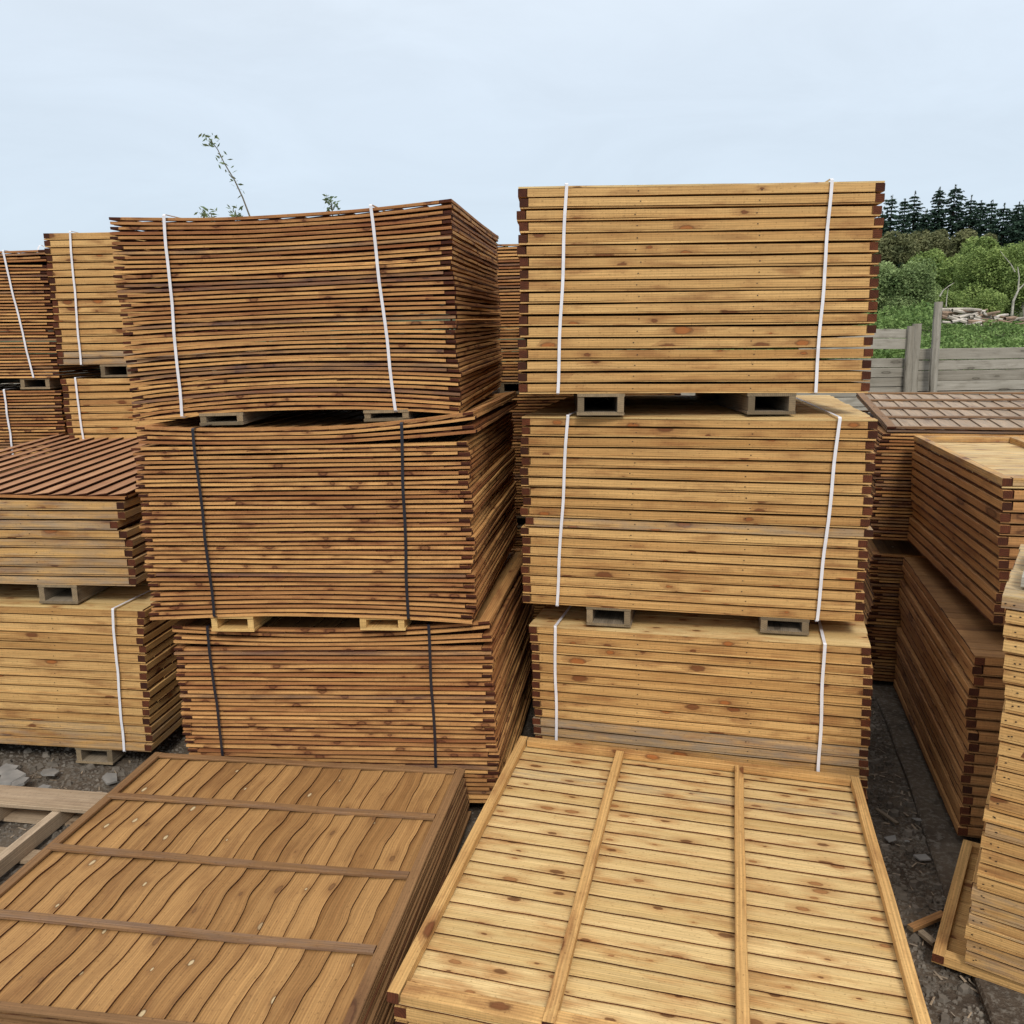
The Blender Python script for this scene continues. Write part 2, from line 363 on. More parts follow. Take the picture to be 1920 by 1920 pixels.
ORD = ['', 'second', 'third', 'fourth', 'fifth', 'sixth', 'seventh', 'eighth', 'ninth', 'tenth', 'eleventh', 'twelfth', 'thirteenth', 'fourteenth']
def place(k, n):
    if n == 1: return 'only panel'
    if k == 0: return 'topmost panel'
    if k == n - 1: return 'bottom panel'
    if k < (n + 1) // 2 and k < len(ORD): return ORD[k] + ' panel from the top'
    return ORD[n - 1 - k] + ' panel from the bottom'
class Bundle:
    def __init__(s, pos, yaw, ry, rx, n, t, W, L):
        s.M = Matrix.Translation(pos) @ Euler((R_(rx), R_(ry), R_(yaw)), 'XYZ').to_matrix().to_4x4()
        s.n, s.t, s.W, s.L, s.h = n, t, W, L, n * t
    def top_z(s, x, y):     # height of the top plane over world point
        nrm = s.M.to_3x3() @ Vector((0, 0, 1)); o = s.M.to_translation()
        return o.z - (nrm.x * (x - o.x) + nrm.y * (y - o.y)) / nrm.z
def bundle(pos, yaw, ry, rx, n, t, kind, where, group, W=1.83, L=1.83, bend=None, jit=.008, drift=None, extra=None, look='', tilt=None, **kw):
    topbm = 'lap' if kind == 'lap' else None
    B = Bundle(pos, yaw, ry, rx, n, t, W, L)
    for k in range(n):
        dx, dy = (drift(k) if drift else (0, 0))
        ex = extra(k) if extra else {}
        jt = jit * (.6 if kind == 'lap' else .9)
        M = B.M @ Matrix.Translation((dx + ru(-jt, jt), dy + ru(-jt, jt) * .7, -(k + 1) * t)) @ Matrix.Rotation(R_(ru(-.2, .2) * (.5 if kind == 'lap' else 1)), 4, 'Z')
        if tilt and tilt(k): M = M @ Matrix.Rotation(tilt(k), 4, 'X')
        lb = ex.pop('label', None)
        nm = 'closeboard_fence_panel' if kind == 'close' else 'lap_fence_panel'
        root = empty(nm, M, lb or (look + place(k, n) + ' ' + where), 'fence panel', group)
        a = dict(kw); a.update(ex)
        if kind == 'close': closeboard(root, W, L, t, **a)
        else:
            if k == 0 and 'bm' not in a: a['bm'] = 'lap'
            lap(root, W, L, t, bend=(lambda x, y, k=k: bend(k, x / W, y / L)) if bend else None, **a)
    return B
def strap(B, x0, x1, mat, label, group, extra=0.0, hog=None, topx=None, tail=False, sag=0.0, yo=-.019):
    """band round the bundle: x0 at the top of the front, x1 at the bottom"""
    b = MB(); wd = .008; th = .0016
    top = .003 + extra; bot = -B.h - .003; L = B.L
    xt = topx if topx is not None else x0
    f = lambda u, k: (hog(k, u / B.W, 0) if hog else 0)
    zt, zb = top + f(x0, 0), bot + f(x1, B.n - 1)
    pts = [(x0, yo + .004, zt - .004), (x0, yo + .012, zt)]
    path = [(x0 + (x1 - x0) * i / 14 + .0025 * math.sin(i * .9 + x0 * 9), yo - .0015 * (i % 3), zt - .006 + (zb + .006 - zt + .006) * i / 14) for i in range(15)][::-1]
    path += [(x0, yo + .006, zt)] + [(x0 + (xt - x0) * i / 8, L * i / 8, zt + (.001 if i < 8 else 0)) for i in range(1, 9)] + [(xt, L + .006, zt - .01), (x1, L + .006, zb + .008), (x1, L, zb), (x1, .02, zb), (x1, yo, zb)]
    P = [Vector(p) for p in path]; n = len(P); base = 0
    for i, p in enumerate(P):
        d = (P[min(i + 1, n - 1)] - P[max(i - 1, 0)]); d.x = 0
        if d.length < 1e-6: d = Vector((0, 0, 1))
        d.normalize(); nn = Vector((0, d.z, -d.y)) * -1 * th / 2
        for sx, sn in ((-1, -1), (1, -1), (1, 1), (-1, 1)):
            q = p + Vector((sx * wd, 0, 0)) + nn * sn; b.v.append(tuple(q))
    for i in range(n - 1):
        for j in range(4):
            A, C = i * 4, i * 4 + 4; b.face([A + j, A + (j + 1) % 4, C + (j + 1) % 4, C + j], [(0, 0)] * 4, .5, 0, 0)
    if tail:
        base = len(b.v); K = 7
        for i in range(K):
            a = i / (K - 1); p = Vector((x0 + .03 + .05 * a * a, .25 * L, zt + .09 * math.sin(a * 2.2)))
            for sx in (-1, 1): b.v.append((p.x + sx * wd * .8, p.y + .03 * a, p.z)); 
        for i in range(K - 1): b.face([base + 2 * i, base + 2 * i + 1, base + 2 * i + 3, base + 2 * i + 2], [(0, 0)] * 4, .5, 0, 0)
    o = b.build('strap', [MAT[mat]]); o.matrix_world = B.M
    return tag(o, label, 'strap', group)
def bearer(B, u, h, label, group='timber box bearers between the bundles', wd=.245, mat='grey', lower=None, lift=0.0, L=None):
    x = u * B.W
    zb = -B.h + lift
    P = B.M @ Vector((x, .1, zb))
    if lower is not None: h = P.z - lower.top_z(P.x, P.y) - .002 - getattr(lower, 'xtra', 0)
    root = empty('box_bearer', B.M @ Matrix.Translation((x - wd / 2, ru(-.012, .012), zb - h)), label, 'timber bearer', group)
    L = L or B.L; bt = .016; st = .034; mm = [MAT[mat], MAT['endgrey' if mat == 'grey' else 'yellow']]
    tn = rnd()
    for nm, a in (('top_board', (-.003, wd + .003, h - bt, h)), ('bottom_board', (-.003, wd + .003, 0, bt)), ('side_board', (0, st, bt, h - bt)), ('side_board', (wd - st, wd, bt, h - bt))):
        b = MB(); b.stick('y', ru(-.006, .002), L, a[0], a[1], a[2], a[3], segs=6, wob=.001, tint=tn * .6 + rnd() * .4, cham=.002, wea=.0); b.build(nm, mm, root)
    return root

# bottoms first: right tower
GR = {k: v for k, v in (
    ('R', 'closeboard panels of the right front tower'), ('L', 'lap panels of the left front tower'), ('LN', 'closeboard panels of the left edge stack'),
    ('B', 'closeboard panels of the far left tower'), ('A', 'lap panels at the far left edge'), ('C', 'lap panels in the gap between the towers'),
    ('D', 'lap panels behind the right tower'), ('E', 'closeboard panels stacked right of the alley'), ('F', 'closeboard panels at the near right edge'),
    ('NR', 'closeboard panels lying in the right foreground'), ('NL', 'lap panels lying in the left foreground'))}
TR = .0567
R3 = bundle((.089, 4.714, 1.010), -17.5, -1.4, .2, 17, TR, 'close', "in the right tower's lowest bundle", GR['R'], look='tan closeboard, ',
            extra=lambda k: dict(flip=k == 0, wea=(.55 if k in (10, 11) else .12 if k > 11 else 0)), drift=lambda k: (.0, 0) if k < 2 else (.012 + (k == 2) * .006, -.012))
R2 = bundle((.056, 4.708, 2.210), -13.4, .1, 0, 19, .0565, 'close', "in the right tower's middle bundle", GR['R'], look='tan closeboard, ',
            extra=lambda k: dict(flip=k == 0, wea=(.35 if k == 10 else 0), ), drift=lambda k: (.022 if k == 10 else 0, 0))
R1 = bundle((.058, 4.619, 3.389), -3.6, .5, -1.0, 18, .0587, 'close', "in the right tower's top bundle", GR['R'], look='tan closeboard, ',
            extra=lambda k: dict(flip=k == 0))
# left tower
sm = lambda u: 4 * u * (1 - u)
L3b = lambda k, u, v: (.03 * (1 - sm(u)) * (1.0 if u < .5 else 1.5) if k == 0 else .018 * (1 - sm(u)) if k == 1 else 0)
L3 = bundle((-1.936, 4.629, 1.040), -8.1, -2.2, -1.2, 20, .0510, 'lap', "in the left front tower's lowest bundle", GR['L'], look='brown lap, ', bend=L3b, red=.10,
            drift=lambda k: (.008 * math.sin(k), 0))
L2b = lambda k, u, v: (-.028 * (1 - sm(u)) * (k - 14) / 4 if k > 14 else 0)
L2 = bundle((-2.031, 4.58, 2.086), -7.4, -1.0, -.2, 19, .0497, 'lap', "in the left front tower's middle bundle", GR['L'], look='brown lap, ', bend=L2b, red=.12,
            drift=lambda k: (.01 * math.sin(k * 1.3), 0))
L2x = bundle((-2.000, 4.575, 2.086 + .088), -7.4, -1.0, -.2, 2, .044, 'lap', "of two on the left tower's middle bundle", GR['L'], look='warped lap, ',
             bend=lambda k, u, v: .022 * (1 - sm(u)) * (1 + 1.8 * (u > .5)) * (1 if k == 0 else .6) + .0)
L2.xtra = .088
L1b = lambda k, u, v: (-.030 + .078 * k / 21) * sm(u)
L1 = bundle((-2.108, 4.74, 3.292), -6.1, -1.0, 1.2, 22, .0497, 'lap', "in the left front tower's top bundle", GR['L'], look='brown lap, ', bend=L1b, L=2.0, red=.16,
            drift=lambda k: (.007 * math.sin(k * .8), .005 * math.sin(k * 1.7)))
for B, lo, us, side, mat in ((R1, R2, (.237, .724), 'under the top bundle of the right tower', 'grey'), (R2, R3, (.268, .785), 'under the middle bundle of the right tower', 'grey'),
                        (L2, L3, (.253, .72), 'under the middle bundle of the left tower', 'yellow')):
    for u, nm in zip(us, ('left hollow', 'right hollow')):
        bearer(B, u, .1, nm + (' grey' if mat == 'grey' else ' fresh yellow') + ' box bearer ' + side, mat=mat, lower=lo)
for u, nm in ((.276, 'left hollow'), (.78, 'right hollow')):
    bearer(L1, u, .084, nm + ' weathered box bearer under the top bundle of the left tower', lift=.048 * sm(u), lower=L2)
SW, SB = 'white straps round the bundles', 'black straps round the bundles'
strap(R1, .134 * 1.83, .112 * 1.83, 'strapw', 'left white strap round the top bundle of the right tower', SW)
strap(R1, .854 * 1.83, .843 * 1.83, 'strapw', 'right white strap round the top bundle of the right tower', SW)
strap(R2, .144 * 1.83, .110 * 1.83, 'strapw', 'left white strap round the middle bundle of the right tower', SW, topx=.36)
strap(R2, .900 * 1.83, .872 * 1.83, 'strapw', 'right white strap round the middle bundle of the right tower', SW, topx=1.52)
strap(R3, .088 * 1.83, .080 * 1.83, 'strapw', 'left white strap round the lowest bundle of the right tower', SW, yo=-.03)
strap(R3, .875 * 1.83, .868 * 1.83, 'strapw', 'right white strap round the lowest bundle of the right tower', SW, yo=-.03, topx=1.52)
strap(L1, .177 * 1.83, .161 * 1.83, 'strapw', 'left white strap round the top bundle of the left tower', SW, hog=L1b, yo=-.026)
strap(L1, .779 * 1.83, .8125 * 1.83, 'strapw', 'right white strap round the top bundle of the left tower', SW, hog=L1b, yo=-.026)
strap(L2, .20 * 1.83, .208 * 1.83, 'strapb', 'left black strap round the middle bundle of the left tower', SB, extra=.089, yo=-.026)
strap(L2, .815 * 1.83, .803 * 1.83, 'strapb', 'right black strap round the middle bundle of the left tower', SB, extra=.096, yo=-.026)
strap(L3, .124 * 1.83, .130 * 1.83, 'strapb', 'left black strap round the lowest bundle of the left tower', SB, yo=-.026, hog=L3b)
strap(L3, .818 * 1.83, .811 * 1.83, 'strapb', 'right black strap round the lowest bundle of the left tower', SB, yo=-.026, hog=L3b)

# left edge stack (closeboard) with a tilted slatted top
def rightcorner(p, yaw, ry, W=1.83):     # top front-left corner from the top front-right one
    v = Euler((0, R_(ry), R_(yaw)), 'XYZ').to_matrix() @ Vector((W, 0, 0)); return (p[0] - v.x, p[1] - v.y, p[2] - v.z)
LN2 = bundle(rightcorner((-2.255, 5.0, 1.045), -7, .6), -7, .6, .2, 16, .0585, 'close', "in the left edge stack's lower bundle", GR['LN'], look='tan closeboard, ',
             extra=lambda k: dict(flip=k == 0, wea=.22 if k > 12 else 0), drift=lambda k: (-.001 * k, -.0015 * k))
LN1 = bundle(rightcorner((-2.325, 5.07, 1.700), -4, .6), -4, .6, .2, 9, .0590, 'close', "in the left edge stack's upper bundle", GR['LN'], look='greyish closeboard, ',
             extra=lambda k: dict(wea=[.2, .25, .45, .1, .3, .1, .35, .3, .5][k], battint=.35), drift=lambda k: ([-.01, -.01, -.055, .0, .01, .015, .02, .022, .025][k], 0))
LN0 = bundle(rightcorner((-2.325, 5.07, 1.765), -6, .6), -6, .6, 0, 1, .055, 'lap', '', GR['LN'], tilt=lambda k: .060, L=2.1, bm='lapred', nb=15, step=.016, notop=True, tb=.4,
             extra=lambda k: dict(label='red-brown slatted lap panel, tilted, on top of the left edge stack'))
strap(LN2, 1.83 - .18, 1.83 - .20, 'strapw', 'white strap round the lower bundle at the left edge, its top end bent back', SW, topx=1.83 - .02, yo=-.03)
bearer(LN1, .735, .09, 'weathered box bearer between the two bundles at the left edge', lower=LN2)
bearer(LN1, .25, .09, 'weathered box bearer between the left edge bundles, outside the strapped end', lower=LN2)
bearer(LN2, .77, .108, 'box bearer on the stony ground under the left edge stack')
bearer(LN2, .25, .108, 'box bearer on the ground under the outer end of the left edge stack')
# far left tower of closeboards
B1 = bundle((-3.677, 7.1, 3.505), -1.0, 0, 0, 18, .0578, 'close', "in the far left tan tower's top bundle", GR['B'], look='closeboard, ', extra=lambda k: dict(flip=False, wea=.55 if k > 15 else 0, battint=.6), drift=lambda k: (.0, 0))
B2 = bundle((-3.67, 7.1, 2.362), -1.0, 0, 0, 20, .0575, 'close', "in the far left tan tower's lower bundle", GR['B'], look='closeboard, ', battint=.6)
strap(B1, .22, .19, 'strapw', 'white strap round the top bundle of the far left tower', SW, tail=False)
strap(B2, .12, .15, 'strapw', 'white strap round the lower bundle of the far left tower', SW)
for u, nm in ((.25, 'left'), (.75, 'right')):
    bearer(B1, u, .1, nm + ' box bearer under the top bundle of the far left tower', lower=B2)
    bearer(B2, u, .06, nm + ' box bearer on the ground under the far left tower')
# lap tower at the left edge
A1 = bundle(rightcorner((-3.78, 7.3, 3.40), 0, 0), 0, 0.4, 0, 20, .0515, 'lap', "in left-edge lap tower's top bundle", GR['A'], look='brown lap, ', red=.15,
            bend=lambda k, u, v: (.02 * (1 - sm(u)) if k < 2 else 0), drift=lambda k: (.0, 0))
A2 = bundle(rightcorner((-3.80, 7.3, 2.27), 0, 0), 0, 0.2, 0, 11, .0515, 'lap', "in left-edge lap tower's lower bundle", GR['A'], look='brown lap, ', red=.2)
A3 = bundle(rightcorner((-3.80, 7.3, 1.60), 0, 0), 0, 0, 0, 26, .0605, 'lap', "in left-edge lap tower's lowest bundle", GR['A'], look='brown lap, ')
strap(A1, 1.83 - .34, 1.83 - .21, 'strapw', 'slanting white strap round the lap bundle at the left edge', SW, tail=True)
strap(A2, 1.83 - .46, 1.83 - .45, 'strapw', 'white strap round the lower lap bundle at the left edge', SW)
for u, nm in ((.3, 'outer'), (.88, 'inner')):
    bearer(A1, u, .1, nm + ' box bearer under the top lap bundle at the left edge', lower=A2)
    bearer(A2, u, .1, nm + ' box bearer under the lower lap bundle at the left edge', lower=A3)
# lap tower in the gap
C1 = bundle((-.42, 7.25, 3.38), -6, 0, 0, 22, .0505, 'lap', "in the top bundle in the gap between towers", GR['C'], look='brown lap, ', red=.15, drift=lambda k: (.03 * math.sin(k * .35), 0))
C2 = bundle((-.42, 7.25, 2.17), -6, 0, 0, 21, .0497, 'lap', "in the middle bundle in the gap between towers", GR['C'], look='brown lap, ', red=.15)
C3 = bundle((-.42, 7.25, 1.02), -6, 0, 0, 20, .0505, 'lap', "in the lowest bundle in the gap between towers", GR['C'], look='brown lap, ', red=.15)
for B, lo, nm in ((C1, C2, 'top'), (C2, C3, 'middle')):
    for u, s_ in ((.25, 'left'), (.75, 'right')): bearer(B, u, .1, s_ + ' box bearer under the %s bundle in the gap between the towers' % nm, lower=lo)
# lap tower behind the right tower
D1 = bundle((2.72, 6.17, 1.97), -15.5, 0, 0, 17, .0497, 'lap', 'in the upper lap bundle behind the right tower', GR['D'], look='dark lap, ', red=.3, drift=lambda k: (-.07 + .02 * math.sin(k * .9) if k > 1 else (0 if k == 0 else -.03), 0), L=2.0,
            extra=lambda k: dict(cross=3, bat='nlbat', tb=.6, bm='faded', step=.0085, revb=True, wea=.22, label='faded pinkish lap panel with cross battens, on top behind the right tower') if k == 0 else {}, tilt=lambda k: .062 if k == 0 else 0)
D2 = bundle((2.68, 6.17, 1.02), -15.5, 0, 0, 20, .0497, 'lap', 'in the lower lap bundle behind the right tower', GR['D'], look='dark lap, ', red=.3, drift=lambda k: (-.02 * math.sin(k * .7), 0))
for u, s_ in ((.3, 'left'), (.75, 'right')): bearer(D1, u, .1, s_ + ' box bearer between the lap bundles behind the right tower', lower=D2)
# right of the alley
E2 = bundle((2.282, 4.022, 1.055), -15.1, 0, 0, 17, .0580, 'close', 'in the lower bundle right of the alley', GR['E'], look='brown closeboard, ', L=2.0, nails=False, battint=.3, bat='ebat',
            extra=lambda k: dict(bm='brown', flip=k == 0), drift=lambda k: (.0 + .008 * math.sin(k), -.02 * (k > 6)))
E1 = bundle((2.425, 4.17, 1.918), -12.6, 0, 0, 13, .0585, 'close', 'in the upper bundle right of the alley', GR['E'], look='closeboard, ', L=1.9, nails=False, battint=.35,
            extra=lambda k: dict(battint=.55, cross=(.62, 1.22), wea=.2, bm='pale', label='pale closeboard panel, frame upwards, topmost right of the alley') if k == 0 else dict(bm='brown', bat='ebat', battint=.35 + .5 * (k < 3)),
            drift=lambda k: (.0 if k == 0 else -.01 * math.sin(k * .5) + .012, .0 if k == 0 else -.02))
for u, s_ in ((.22, 'left'), (.75, 'right')):
    bearer(E1, u, .1, s_ + ' box bearer between the bundles right of the alley', lower=E2)
    bearer(E2, u, .065, s_ + ' box bearer on the ground right of the alley')
# near right edge
Fb = bundle((1.738, 3.147, .082), -34, 0, 0, 1, .056, 'close', '', GR['F'], L=.98, extra=lambda k: dict(cross=(.55, 1.2), battint=.6, label='closeboard panel on the concrete, sticking out under the near right stack'))
fx = [(0, 1.904), (.5, 1.945), (.58, 1.925), (.75, 1.90), (1.0, 1.875)]
F1 = bundle((1.868, 3.04, 1.665), -34, 1.2, 0, 27, .0585, 'close', 'in the tall stack at the near right edge', GR['F'], look='closeboard, ', L=.93, fullend=True,
            drift=lambda k: (.02 * math.sin(k / 13 * math.pi) - .045 * (1 - k / 13) if k < 13 else -.01 - .0012 * (k - 13), 0), extra=lambda k: dict(battint=.75 if k < 14 else .45, flip=k < 1, wea=.5 if k == 0 else (.25 if k > 14 and rnd() < .4 else 0)))
for y0, tn, lb in ((.10, .9, 'pale weathered plank lying along the top of the near right stack'), (.40, .6, 'second weathered plank behind the first on the near right stack')):
    b = MB(); b.stick('x', .0, 1.5, y0, y0 + .24, .003, .045, segs=8, wob=.001, tint=tn, cham=.003); o = b.build('plank', [MAT['fencegrey'], MAT['endgrey']]); o.matrix_world = F1.M; tag(o, lb, 'plank', 'planks on the near right stack')
# foreground right
NRB = bundle((-.458, 2.624, .382), -14.1, 1.3, .2, 6, .0600, 'close', 'in the pale stack lying in the right foreground', GR['NR'], look='closeboard, ', L=2.017,
             extra=lambda k: dict(hero=True, lip=True, cross=(.575, 1.215), frontwide=.075, nb=21, battint=.62, nails=False, bm='pale', label='pale closeboard panel, frame upwards, on top in the right foreground') if k == 0 else dict(battint=.7),
             drift=lambda k: (.012 * k if k else 0, .008 if k else 0))
# foreground left
_w = [ru(0, 6) for _ in range(4)]
def wave(a):
    s = 0
    for c, am, wd in ((.28, .014, .075), (.66, -.010, .06), (.80, .016, .085), (1.22, .017, .09), (1.60, .012, .07)):
        s += .42 * am * math.tanh((a - c) / wd) * math.exp(-((a - c) / .24) ** 2) * 1.6
    return s + .003 * math.sin(a * 5)
NLB = bundle((-2.387, 2.749, .300), -9.6, -.8, .7, 6, .0497, 'lap', 'in the left foreground lap stack', GR['NL'], look='dark brown lap, ', L=1.854,
             extra=lambda k: dict(hero=True, cross=3, nb=16, wave=wave, tb=.3, bat='nlbat', label='brown waney lap panel with cross battens on top in the left foreground') if k == 0 else dict(tb=.3, bat='nlbat'),
             drift=lambda k: (.004 * k, 0))

# ------------------------------------------------------------------ ground
def ground_mat():
    m, nt, b = newmat('yard_dirt'); t = N(nt, 'ShaderNodeTexCoord')
    def no(s, d=6):
        n = N(nt, 'ShaderNodeTexNoise'); n.inputs['Scale'].default_value = s; n.inputs['Detail'].default_value = d; n.inputs['Roughness'].default_value = .65
        nt.links.new(t.outputs['Object'], n.inputs['Vector']); return n.outputs[0]
    a, c, e = no(2.2), no(38, 4), no(9)
    col = mixc(nt, maprange(nt, a, .4, .62, 0, 1), (.062, .046, .033), (.118, .092, .067))
    col = mixc(nt, maprange(nt, c, .5, .62, 0, .8), col, (.165, .145, .12))
    col = mixc(nt, maprange(nt, e, .55, .7, 0, .7), col, (.035, .028, .022))
    nt.links.new(col, b.inputs['Base Color']); b.inputs['Roughness'].default_value = .9
    bp = N(nt, 'ShaderNodeBump'); bp.inputs['Strength'].default_value = .8; bp.inputs['Distance'].default_value = .02
    nt.links.new(math_(nt, 'ADD', c, e), bp.inputs['Height']); nt.links.new(bp.outputs[0], b.inputs['Normal'])
    return m
MAT['dirt'] = ground_mat()
MAT['concrete'] = flat('concrete', (.125, .105, .082), .9, .15, c2=(.062, .050, .039), scale=2.6)
MAT['slate'] = flat('slate_stone', (.17, .165, .155), .7, .3, c2=(.27, .255, .235), scale=9)
MAT['stone'] = flat('gravel_stone', (.08, .066, .052), .85, .2, c2=(.20, .175, .145), scale=6)
MAT['leaf_d'] = None
def grid(name, x0, x1, y0, y1, nx, ny, fz, mat):
    me = bpy.data.meshes.new(name); v = []; f = []
    for j in range(ny + 1):
        for i in range(nx + 1):
            x = x0 + (x1 - x0) * i / nx; y = y0 + (y1 - y0) * j / ny; v.append((x, y, fz(x, y)))
    for j in range(ny):
        for i in range(nx): a = j * (nx + 1) + i; f.append((a, a + 1, a + nx + 2, a + nx + 1))
    me.from_pydata(v, [], f); me.materials.append(mat); me.polygons.foreach_set('use_smooth', [True] * len(f))
    o = bpy.data.objects.new(name, me); COL.objects.link(o); return o
def gz(x, y):
    return .012 * noise.noise(Vector((x * 1.5, y * 1.5, 0))) + .008 * noise.noise(Vector((x * 5, y * 5, 3))) - .012
tag(grid('ground', -14, 16, -4, 17, 300, 210, gz, MAT['dirt']), kind='structure')
tag(grid('terrain', -900, 900, -900, 1200, 8, 8, lambda x, y: -.05, MAT['dirt']), kind='structure')
# concrete slab of the right aisle
b = MB(); b.stick('y', 1.2, 5.6, 0, 2.4, -.02, .022, segs=20, wob=.006, cham=.01, mi=0, me=0)
cs = b.build('concrete_slab', [MAT['dirt']]); tag(cs, kind='structure'); cs.rotation_euler = (0, 0, R_(-15.5)); cs.location = (1.15, .45, 0)
# far bank behind the wall
def bz(x, y):
    s = max(0, min(1, (y - 17.2) / 12)); h = 1.75 + 1.15 * s * s * (3 - 2 * s) + max(0, y - 30) * .055
    return h + .25 * noise.noise(Vector((x * .25, y * .25, 1))) + .08 * noise.noise(Vector((x, y, 2)))
def grass_mat(name, a, c, d):
    m, nt, b = newmat(name); t = N(nt, 'ShaderNodeTexCoord'); n = N(nt, 'ShaderNodeTexNoise'); n.inputs['Scale'].default_value = .8; n.inputs['Detail'].default_value = 8
    nt.links.new(t.outputs['Object'], n.inputs['Vector']); n2 = N(nt, 'ShaderNodeTexNoise'); n2.inputs['Scale'].default_value = 9; nt.links.new(t.outputs['Object'], n2.inputs['Vector'])
    nt.links.new(mixc(nt, maprange(nt, n2.outputs[0], .4, .6, 0, .6), mixc(nt, maprange(nt, n.outputs[0], .4, .6, 0, 1), a, c), d), b.inputs['Base Color']); b.inputs['Roughness'].default_value = .95
    return m
tag(grid('bank', -60, 110, 17.05, 110, 90, 60, bz, grass_mat('bank_soil', (.05, .06, .02), (.07, .085, .03), (.03, .035, .015))), kind='structure')

def rock(b, x, y, z, r, flatn=.5, mi=0, n=6, yaw=None):
    base = len(b.v); ph = ru(0, 6.28) if yaw is None else yaw; rr = [r * ru(.6, 1.15) for _ in range(n)]; h = r * flatn * ru(.6, 1.2)
    tx, ty = ru(-.25, .25), ru(-.25, .25)
    for lvl, sc in ((0, 1.0), (1, .96 if flatn < .25 else .65)):
        for i in range(n):
            a = ph + i * 6.283 / n; px, py = rr[i] * sc * math.cos(a), rr[i] * sc * math.sin(a) * .8
            b.v.append((x + px, y + py, z + (h * (1 if lvl else -.3)) + px * tx + py * ty))
    for i in range(n): k = (i + 1) % n; b.face([base + i, base + k, base + n + k, base + n + i], [(0, 0)] * 4, .5, 0, mi)
    b.face([base + n + i for i in range(n)], [(0, 0)] * n, .5, 0, mi)
# gravel and stone chips (uncountable)
b = MB()
for _ in range(9000):
    q = rnd()
    if q < .42: x, y = ru(-4.6, -1.6), ru(4.0, 5.6)
    elif q < .9: y = ru(2.2, 6.6); x = 1.2 + (y - 2.2) * .19 + ru(0, .75)
    else: x, y = ru(-1.0, .2), ru(2.5, 5.5)
    s = ru(.004, .016) * (1 + (rnd() < .08) * 1.5)
    rock(b, x, y, gz(x, y) + .002, s, .6, 0, 5)
tag(b.build('gravel', [MAT['stone']]), kind='stuff')
tag(bpy.data.objects['gravel'], 'grey-brown gravel and stone chips scattered on the dirt', 'gravel')
b = MB()
for _ in range(420):
    if rnd() < .35: x, y = ru(-4.2, -2.0), ru(4.2, 5.2)
    else: y = ru(2.2, 6.0); x = 1.25 + (y - 2.2) * .2 + ru(0, .6)
    L_ = ru(.006, .028); a = ru(0, 3.14); wv_ = ru(.002, .007); z = gz(x, y) + ru(.004, .014); c_, s_ = math.cos(a), math.sin(a); base = len(b.v); tl = ru(-.006, .006)
    for u_, v_ in ((-1, -1), (1, -.6), (1, .8), (-1, 1)): b.v.append((x + c_ * u_ * L_ - s_ * v_ * wv_, y + s_ * u_ * L_ + c_ * v_ * wv_, z + u_ * tl))
    b.face([base, base + 1, base + 2, base + 3], [(u, v) for u, v in ((0, 0), (L_, 0), (L_, .01), (0, .01))], rnd(), ru(0, .7), 0)
tag(b.build('wood_splinters', [MAT['paldry']]), 'pale wood splinters and bark chips littering the dirt', 'splinters', kind='stuff')
# larger slates on the ground at the left
def Gp(px, py, z=0.):
    X, U = (px - 960) / 1606.28, -(py - 960) / 1606.28; r = R_(.882); p = R_(11.424)
    x = X * math.cos(r) + U * math.sin(r); u = -X * math.sin(r) + U * math.cos(r)
    v = Vector((x, math.cos(p) + u * math.sin(p), -math.sin(p) + u * math.cos(p))); v *= (z - EYE) / v.z; return v.x, v.y
SL = [(20, 1462, .10, 'large flat slate shard at the left edge under the bundle'), (38, 1472, .08, 'long slate shard lying aslant near the left edge'), (78, 1488, .075, 'upright pointed slate shard in front of the bearer'),
      (62, 1496, .06, 'slate shard left of the pointed one'), (105, 1490, .06, 'broken slate shard beside the box bearer'), (8, 1448, .09, 'slate shard deep under the left edge bundle'),
      (130, 1502, .055, 'slate shard touching the old pallet plank'), (205, 1462, .07, 'slate shard between the box bearer and the lap stack'), (90, 1452, .07, 'dark slate shard behind the pointed one')]
for px, py, r, lb in SL:
    x, y = Gp(px, py, .02); b = MB(); b_ = 0
    rock(b, 0, 0, .012, r, .14, 0, random.choice((4, 5, 5, 6))); o = b.build('slate_shard', [MAT['slate']]); o.location = (x, y, .02); o.rotation_euler = (ru(-.2, .35), ru(-.3, .3), ru(0, 6))
    tag(o, lb, 'slate', 'broken slates on the ground')
SC = [(1730, 1612, .05, 'pale square piece of card on the alley dirt'), (1672, 1577, .04, 'small pale stone in the alley near the tan panel corner'), (1722, 1540, .035, 'pale chip by the slab edge'), (1700, 1580, .02, 'tiny pale chip in the middle of the alley')]
for px, py, r, lb in SC:
    x, y = Gp(px, py, 0); b = MB(); rock(b, 0, 0, .006, r, .1, 0, 4, .8); o = b.build('stone_chip', [MAT['slate']]); o.location = (x, y, .004); tag(o, lb, 'debris', 'pale bits lying in the alley')
def scrap(p, q, w, h, lb, mat='grey', z=.0):
    x0, y0 = Gp(*p); x1, y1 = Gp(*q); L = math.hypot(x1 - x0, y1 - y0); b = MB(); b.stick('x', 0, L, -w / 2, w / 2, 0, h, segs=4, wob=.002, tint=rnd(), cham=.002)
    o = b.build('timber_offcut', [MAT[mat], MAT['endgrey']]); o.location = (x0, y0, z); o.rotation_euler = (0, 0, math.atan2(y1 - y0, x1 - x0)); tag(o, lb, 'offcut', 'timber offcuts on the ground')
scrap((1706, 1750), (1768, 1722), .035, .02, 'thin brown lath lying across the alley', 'brown', .012)
scrap((1644, 1520), (1683, 1547), .022, .012, 'pale wood sliver beside the tan panel stack', 'grey', .004)
scrap((1725, 1756), (1752, 1778), .03, .02, 'short weathered offcut in front of the lath', 'grey', .012)
